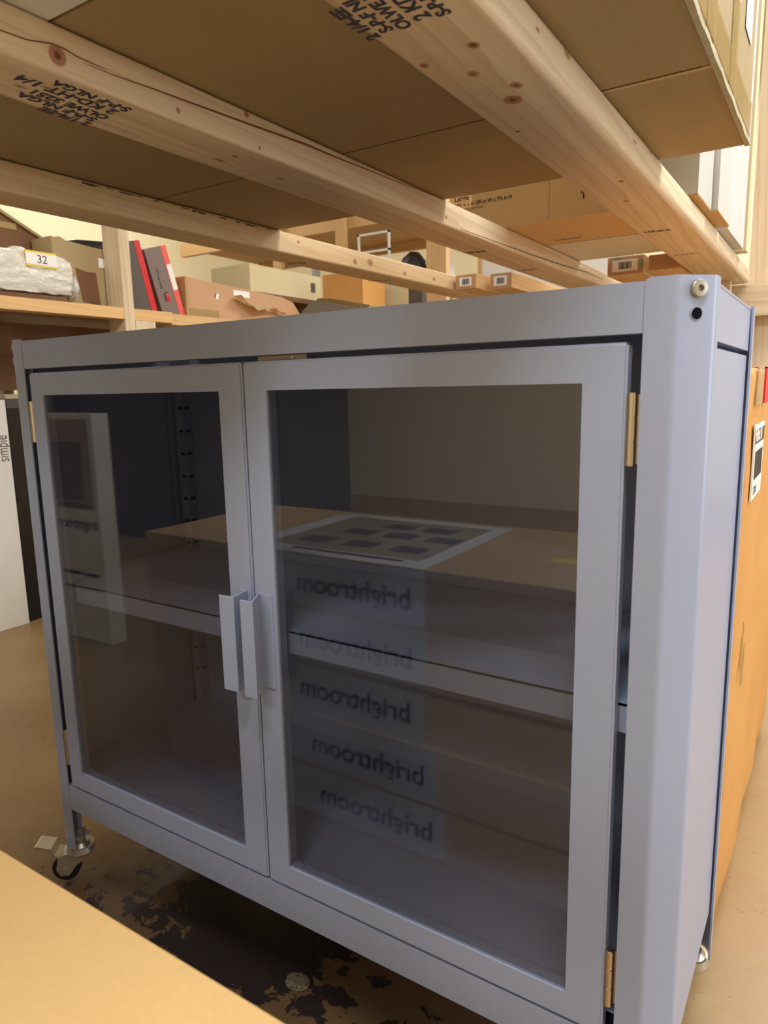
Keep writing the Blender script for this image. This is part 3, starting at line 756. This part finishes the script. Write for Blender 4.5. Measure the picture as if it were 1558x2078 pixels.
# ------------------------------------------------------------------ left background rack, its face at x = RX
RX = -1.2
lr = thing('timber_rack', (RX-.2, 1.3, FL), 'timber shelving at the left with the numbered parcels on its shelf', 'rack')
WS = m_wood('shelf_spruce', 'Y', seed=3.3, base=(228, 184, 120)); WSD = m_wood('shelf_spruce_dark', 'Y', seed=8.3, base=(120, 84, 50), dark=(92, 60, 36))
SZ = 1.113
obj('shelf_beam', box(RX-.06, RX, -.3, 1.30, 1.074, SZ, .003, 3), WS, lr, smooth=True)
obj('shelf_beam', box(RX-.08, RX-.02, 1.31, 2.9, 1.070, SZ-.002, .003, 3), WS, lr, smooth=True)
obj('upright', box(RX-.089, RX+.002, 1.080, 1.122, FL, 2.6, .003, 3), WZ, lr, smooth=True)
obj('bracket', box(RX-.036, RX, 1.126, 1.215, .90, 1.073, .003, 2), WZ, lr, smooth=True)
obj('shelf_deck', box(RX-.78, RX-.061, -.3, 2.9, 1.093, SZ-.001), m_wood('deck_ply', 'Y', seed=6.1, base=(150, 112, 70), dark=(110, 78, 48)), lr)
obj('back_board', box(RX-.36, RX-.34, .3, 1.4, .83, 1.07), WSD, lr)
obj('upright', box(-1.97, -1.93, 1.02, 1.062, FL, 1.09, .003), WZ, lr, smooth=True)

# wrapped parcel with the number 32
pk = thing('wrapped_parcel', (RX-.1, .76, SZ), 'bubble-wrapped parcel labelled 32 on the left shelf', 'parcel')
bm = bmesh.new(); bx(bm, RX-.19, RX+.01, .50, .885, SZ+.016, 1.262)
bmesh.ops.subdivide_edges(bm, edges=bm.edges, cuts=14, use_grid_fill=True)
rnd = random.Random(2)
for v in bm.verts:
    c = Vector((RX-.09, .6925, 1.19)); d = v.co-c
    f = 1-.10*(abs(d.y)/.19)**6-.10*(abs(d.z)/.07)**4*(abs(d.x)/.1)**4
    v.co = c+Vector((d.x*f, d.y, d.z*f))+Vector((rnd.uniform(-1, 1), rnd.uniform(-1, 1), rnd.uniform(-1, 1)))*.0035
obj('body', bm, BUBBLE, pk, smooth=True)
bm = bmesh.new(); bx(bm, RX+.008, RX+.0125, .722, .826, 1.210, 1.258); lb_ = obj('sticker', bm, YELLOW, pk)
bm = bmesh.new(); bx(bm, RX+.0125, RX+.0135, .722, .826, 1.216, 1.252); obj('sticker_face', bm, LABEL, lb_)
text('handwritten_number', '32', .036, INK_DK, lb_, (RX+.014, .757, 1.222), (0, 1, 0), (0, 0, 1), sx=1)
bm = bmesh.new(); bmesh.ops.create_icosphere(bm, subdivisions=3, radius=1, matrix=Matrix.Translation((RX-.06, .895, 1.165)) @ Matrix.Diagonal((.07, .022, .052, 1)))
for v in bm.verts: v.co += Vector((rnd.uniform(-1, 1), rnd.uniform(-1, 1), rnd.uniform(-1, 1)))*.006
obj('bag_corner', bm, CLEARB, pk)
bm = bmesh.new(); bmesh.ops.create_icosphere(bm, subdivisions=3, radius=1, matrix=Matrix.Translation((RX-.05, .73, 1.262)) @ Matrix.Diagonal((.03, .03, .014, 1)))
obj('wrap_fold', bm, BUBBLE, pk, smooth=True)
obj('cardboard_tray', box(RX-.20, RX-.0, .35, .86, SZ, SZ+.014, .002), KRAFT_DK, label='dark cardboard sheet under the parcel labelled 32', cat='cardboard')

db = thing('cardboard_box', (RX-.35, .5, SZ), 'dark brown carton behind the parcel labelled 32, lid sloping down to the right', 'box')
bm = prism([(.2, SZ+.001), (.95, SZ+.001), (.95, 1.335), (.2, 1.69)], RX-.48, RX-.22, .002, 'X'); obj('body', bm, KRAFT_DK, db)
bm = prism([(.2, 1.69), (.95, 1.335), (.958, 1.341), (.2, 1.702)], RX-.49, RX-.21, 0, 'X'); obj('lid', bm, KRAFT, db)
bm = box(RX-.2195, RX-.2185, .60, .84, 1.365, 1.385, 0, M=Matrix.Identity(4)); obj('tape', bm, TAPE, db)

nb = thing('cardboard_box', (RX-.12, .93, SZ), 'brown carton with a torn cut-out and a small white sticker beside parcel 32', 'box')
bm = prism([(.885, SZ+.001), (1.165, SZ+.001), (1.16, 1.318), (1.05, 1.324), (.94, 1.332), (.915, 1.342), (.895, 1.336), (.885, 1.34)], RX-.212, RX-.095, .002, 'X'); obj('body', bm, KRAFT, nb)
bm = prism([(.985, SZ+.02), (1.055, SZ+.012), (1.045, 1.238), (1.01, 1.236), (.965, 1.246)], RX-.095, RX-.0935, 0, 'X'); obj('cut_out', bm, KRAFT_DK, nb)
bm = bmesh.new(); bx(bm, RX-.095, RX-.0935, 1.06, 1.13, 1.258, 1.290); obj('sticker', bm, LABEL, nb)
text('handwritten_number', '3', .024, INK_DK, nb, (RX-.093, 1.085, 1.263), (0, 1, 0), (0, 0, 1))
bc_ = thing('black_case', (RX-.28, 1.1, SZ), 'black case behind the torn brown carton on the left shelf', 'case')
bm = prism([(.965, SZ+.001), (1.36, SZ+.001), (1.36, 1.42), (1.15, 1.40), (.965, 1.355)], RX-.46, RX-.34, .004, 'X'); obj('body', bm, BLACKP, bc_)
bm = prism([(1.0, 1.30), (1.06, 1.30), (1.06, 1.36), (1.0, 1.352)], RX-.34, RX-.3385, 0, 'X'); obj('patch', bm, GREYD, bc_)

# two slim grey and red boxes leaning
LX = RX-.098
def leaner(yb, zt, tilt, d0, cols, label, lab):
    t = thing('slim_box', (RX-.1, yb, SZ), label, 'box', 'leaning slim boxes on the left shelf')
    M = Matrix.Translation((-.100, yb, SZ+.002)) @ Matrix.Rotation(tilt, 4, 'X')
    obj('body', box(RX-.22, RX-.01, -.085, -.001, 0, zt, .002, M=M), cols[0], t)
    obj('spine', box(RX-.22, RX-.009, -.001, .026, 0, zt, .003, M=M), cols[1], t)
    if lab:
        obj('sticker', box(RX-.0092, RX-.008, .002, .026, zt*.38, zt*.74, M=M), LABEL, t)
        R3 = Matrix.Rotation(tilt, 3, 'X')
        P = M @ Vector((RX-.0092, -.058, zt*.72)); text('printed_text', 'Milwaukee', .02, INK_DK, t, P, R3 @ Vector((0, 0, -1)), R3 @ Vector((0, 1, 0)), depth=.0006, sx=.9)
        bm = bmesh.new(); bmesh.ops.create_icosphere(bm, subdivisions=2, radius=1, matrix=M @ Matrix.Translation((RX-.0098, -.036, zt*.30)) @ Matrix.Diagonal((.001, .012, .018, 1))); obj('emblem', bm, RED, t)
        bm = bmesh.new(); bx(bm, RX-.0092, RX-.0080, -.052, -.044, zt*.26, zt*.37, M); bx(bm, RX-.0092, RX-.0080, -.05, -.03, zt*.37, zt*.385, M); obj('emblem_mark', bm, INK, t)
    return t
leaner(1.298, .272, math.radians(14), 0, (GREYD, RED), 'dark grey slim box with a deep red spine, leaning beside the upright', False)
leaner(1.438, .276, math.radians(17), 0, (GREYC, REDP), 'grey slim box with a light red spine and white sticker, leaning right of its twin', True)

# long carton with stickers
lc = thing('cardboard_box', (LX-.1, 1.8, SZ), 'long low pinkish-brown carton with two stickers on the left shelf', 'box')
bm = prism([(1.462, SZ+.001), (2.20, SZ+.001), (2.20, 1.172), (2.14, 1.232), (2.06, 1.250), (1.462, 1.276)], LX-.14, LX, .002, 'X'); obj('body', bm, KRAFT_PINK, lc)
bm = bmesh.new(); bx(bm, LX-.14, LX+.001, 1.461, 1.474, SZ+.001, 1.2765); obj('corner_tape', bm, TAPE, lc)
bm = bmesh.new(); bx(bm, LX, LX+.0012, 1.475, 1.64, SZ+.012, SZ+.040); obj('clear_tape', bm, TAPE, lc)
bm = bmesh.new(); bx(bm, LX, LX+.0012, 1.735, 1.835, 1.224, 1.250); obj('sticker', bm, LABEL, lc)
Rm = Matrix.Translation((0, 1.632, 1.214)) @ Matrix.Rotation(-.3, 4, 'X')
bm = bmesh.new(); bx(bm, LX, LX+.0012, -.011, .011, -.012, .012, Rm); o_ = obj('sticker', bm, LABEL, lc)
bm = bmesh.new(); bx(bm, LX+.0012, LX+.002, -.011, -.004, -.011, .011, Rm); obj('sticker_print', bm, INK_DK, o_)
pb = bmesh.new()
N, Mm = 26, 7
vs = []
for i in range(N+1):
    u = i/N; row = []
    for j in range(Mm+1):
        w = j/Mm
        row.append(pb.verts.new((LX+.006+.050*w*(1-.5*u)+.004*math.sin(i*1.1+j), 1.725+.33*u+.01*math.sin(j*1.3), 1.222-.050*u**.8-(.030*math.sin(math.pi*min(1, u*1.6)) if u < .62 else 0)*w+.004*math.sin(i*.9+j*1.4))))
    vs.append(row)
for i in range(N):
    for j in range(Mm): pb.faces.new((vs[i][j], vs[i+1][j], vs[i+1][j+1], vs[i][j+1]))
bmesh.ops.solidify(pb, geom=pb.faces[:], thickness=.003)
obj('paper_sheet', pb, PAPERY, smooth=True, label='crumpled cream paper draped over the long pinkish-brown carton', cat='paper')
# beige carton, orange-brown carton, things right of it
bb = thing('cardboard_box', (RX-.3, 2.2, SZ), 'wide beige carton with a small printed code behind the long pinkish carton', 'box')
bm = prism([(1.74, 1.10), (2.235, 1.10), (2.235, 1.352), (1.74, 1.265)], RX-.5, RX-.0, .002, 'X')
bm.free()
obj('body', box(RX-.5, RX-.242, 2.0, 2.553, 1.287, 1.413, .002), CREAM, bb)
barcode(bb, (RX-.241, 2.485, 1.35), (0, 1, 0), (0, 0, 1), (1, 0, 0), .04, .05, INK_DK)
obj('plank', box(RX-.5, RX-.241, 1.9, 2.9, 1.262, 1.286, .002), WSD, lr)
obj('support_block', box(RX-.45, RX-.35, 2.5, 2.6, SZ, 1.262, .002), WSD, lr)
ob = thing('cardboard_box', (-1.13, 2.1, SZ), 'plain orange-brown carton between the beige carton and the white panel', 'box')
obj('body', box(-1.235, -.995, 2.3, 2.5, .9, 1.372, .003), KRAFT_OR, ob)

# ------------------------------------------------------------------ far racks seen through the gap
fr_ = thing('timber_rack', (-.9, 3.0, FL), 'distant timber shelving glimpsed between the joists', 'rack')
WFX = m_wood('far_spruce', 'X', seed=12.3, base=(206, 164, 106)); 
obj('shelf_beam', box(-3.2, -.55, 3.16, 3.20, 1.80, 1.89, .004), WFX, fr_)
obj('shelf_deck', box(-3.2, -.55, 3.21, 4.0, 1.86, 1.89), m_wood('far_ply', 'X', seed=14.3, base=(190, 150, 96)), fr_)
obj('shelf_beam', box(-3.2, -.55, 4.0, 4.04, 1.80, 1.89, .004), WFX, fr_)
obj('shelf_beam', box(-2.6, -.95, 3.16, 3.20, 1.28, 1.37, .004), WFX, fr_)
obj('upright', box(-.81, -.70, 2.60, 2.64, FL, 2.6, .003), m_wood('far_post', 'Z', seed=15.1, base=(206, 166, 116)), fr_)
obj('upright', box(-1.75, -1.68, 3.12, 3.155, FL, 2.4, .003), WFX, fr_)
obj('upright', box(-2.27, -2.2, 3.12, 3.155, FL, 2.4, .003), WFX, fr_)
wf = thing('wire_organizer', (-1.3, 3.0, 1.37), 'white metal frame organizer standing on the distant shelf', 'organizer')
bm = bmesh.new()
xa, xb, za, zb_ = -1.582, -1.352, 1.371, 1.742
for z in (za+.02, 1.52, 1.56, 1.64, zb_): bx(bm, xa, xb, 3.12, 3.132, z-.012, z)
for x in (xa, xb-.012): bx(bm, x, x+.012, 3.12, 3.132, za, zb_)
wf.location = (-1.467, 3.12, 1.371); ORI[wf.name] = Vector((-1.467, 3.12, 1.371))
obj('frame', bm, CARD_WHITE, wf)
obj('drawer', box(xa+.014, xb-.014, 3.1325, 3.15, 1.395, 1.60), LABEL, wf)
bg = bmesh.new(); bmesh.ops.create_icosphere(bg, subdivisions=3, radius=1, matrix=Matrix.Translation((-1.27, 3.26, 1.50)) @ Matrix.Diagonal((.085, .08, .13, 1)))
rnd = random.Random(4)
for v in bg.verts: v.co += Vector((rnd.uniform(-1, 1), rnd.uniform(-1, 1), rnd.uniform(-1, 1)))*.008
for v in bg.verts: v.co.z = max(v.co.z, 1.371)
obj('black_bag', bg, BLACK, smooth=True, label='slumped black bag right of the white organizer on the distant shelf', cat='bag')
obj('white_box', box(-1.15, -1.06, 3.21, 3.4, 1.371, 1.56, .006), CARD_WHITE, label='small white carton right of the black bag on the distant shelf', cat='box')
wp = thing('partition_panel', (-.6, 3.0, FL), 'large white panel standing beyond the distant upright', 'panel')
obj('sheet', box(-.69, .10, 3.0, 3.03, FL, 1.66, .006), CARD_WHITE, wp)
obj('edge_strip', box(-.712, -.692, 2.99, 3.03, FL, 1.66), WFX, wp)
obj('white_box', box(-1.235, -1.08, 2.62, 2.8, .9, 1.4, .004), CARD_WHITE, label='white carton right of the orange-brown carton above the cabinet top', cat='box')
obj('beige_box', box(-1.07, -.93, 2.62, 2.8, .9, 1.36, .004), CREAM, label='beige carton between the white carton and the dark grey bin', cat='box')
obj('grey_bin', box(-.92, -.85, 2.62, 2.8, .9, 1.34, .01, 3), GREYD, label='dark grey bin just left of the distant upright', cat='bin')
obj('grey_pipe', box(-2.95, -2.90, 4.4, 4.45, FL, 3.0, .01, 3), simple('pipe_grey', srgb(150, 152, 158), .4), label='grey vertical duct on the cream wall above the left joist', cat='duct')
# cream papers on the ledge behind the cabinet
pp = thing('paper_stack', (.1, .52, .8), 'stack of cream and white papers poking up behind the cabinet top', 'papers')
pp.location = (.10, .47, FL); ORI[pp.name] = Vector((.10, .47, FL))
for (m_, dz, nm, ya, yb) in ((PAPERY, 0, 'cover_sheet', .485, .52), (LABEL, -.008, 'inner_sheet', .462, .484)):
    obj(nm, prism([(.098, .938), (.100, .948+dz), (.137, .978+dz), (.172, .974+dz), (.255, .956+dz), (.238, .938)], ya, yb, .001, 'Y'), m_, pp)
obj('carton_base', box(.05, .245, .46, .62, FL+.001, .936, .003), KRAFT_PINK, pp)

# ------------------------------------------------------------------ far left, under the rack
wl = thing('white_box', (-1.7, .5, FL), 'tall white carton at the left edge with small vertical lettering', 'box')
obj('body', box(-1.9, -1.512, .25, .786, FL+.001, .797, .003), CARD_WHITE, wl)
text('printed_text', 'simple', .06, INK_DK, wl, (-1.5115, .790-.012, .578), (0, 0, 1), (0, -1, 0), sx=.62)
ap = thing('black_appliance', (-1.75, 1.0, FL), 'black appliance with a brushed metal top edge behind the white carton', 'appliance')
obj('body', box(-1.91, -1.53, .80, 1.35, FL+.001, .765, .006), BLACKP, ap)
obj('metal_trim', box(-1.91, -1.526, .797, 1.352, .800, .816, .002), STEEL, ap)
obj('top_band', box(-1.91, -1.53, .80, 1.35, .766, .799, .002), GREYD, ap)
# scrap of clear plastic on the floor
bm = bmesh.new(); bmesh.ops.create_icosphere(bm, subdivisions=3, radius=1, matrix=Matrix.Translation((.39, .055, FL+.002)) @ Matrix.Diagonal((.018, .014, .006, 1)))
for v in bm.verts: v.co += Vector((rnd.uniform(-1, 1), rnd.uniform(-1, 1), rnd.uniform(-.3, .6)))*.002; v.co.z = max(v.co.z, FL)
obj('plastic_scrap', bm, SMEAR, label='small crumpled clear plastic scrap on the stained floor', cat='scrap')
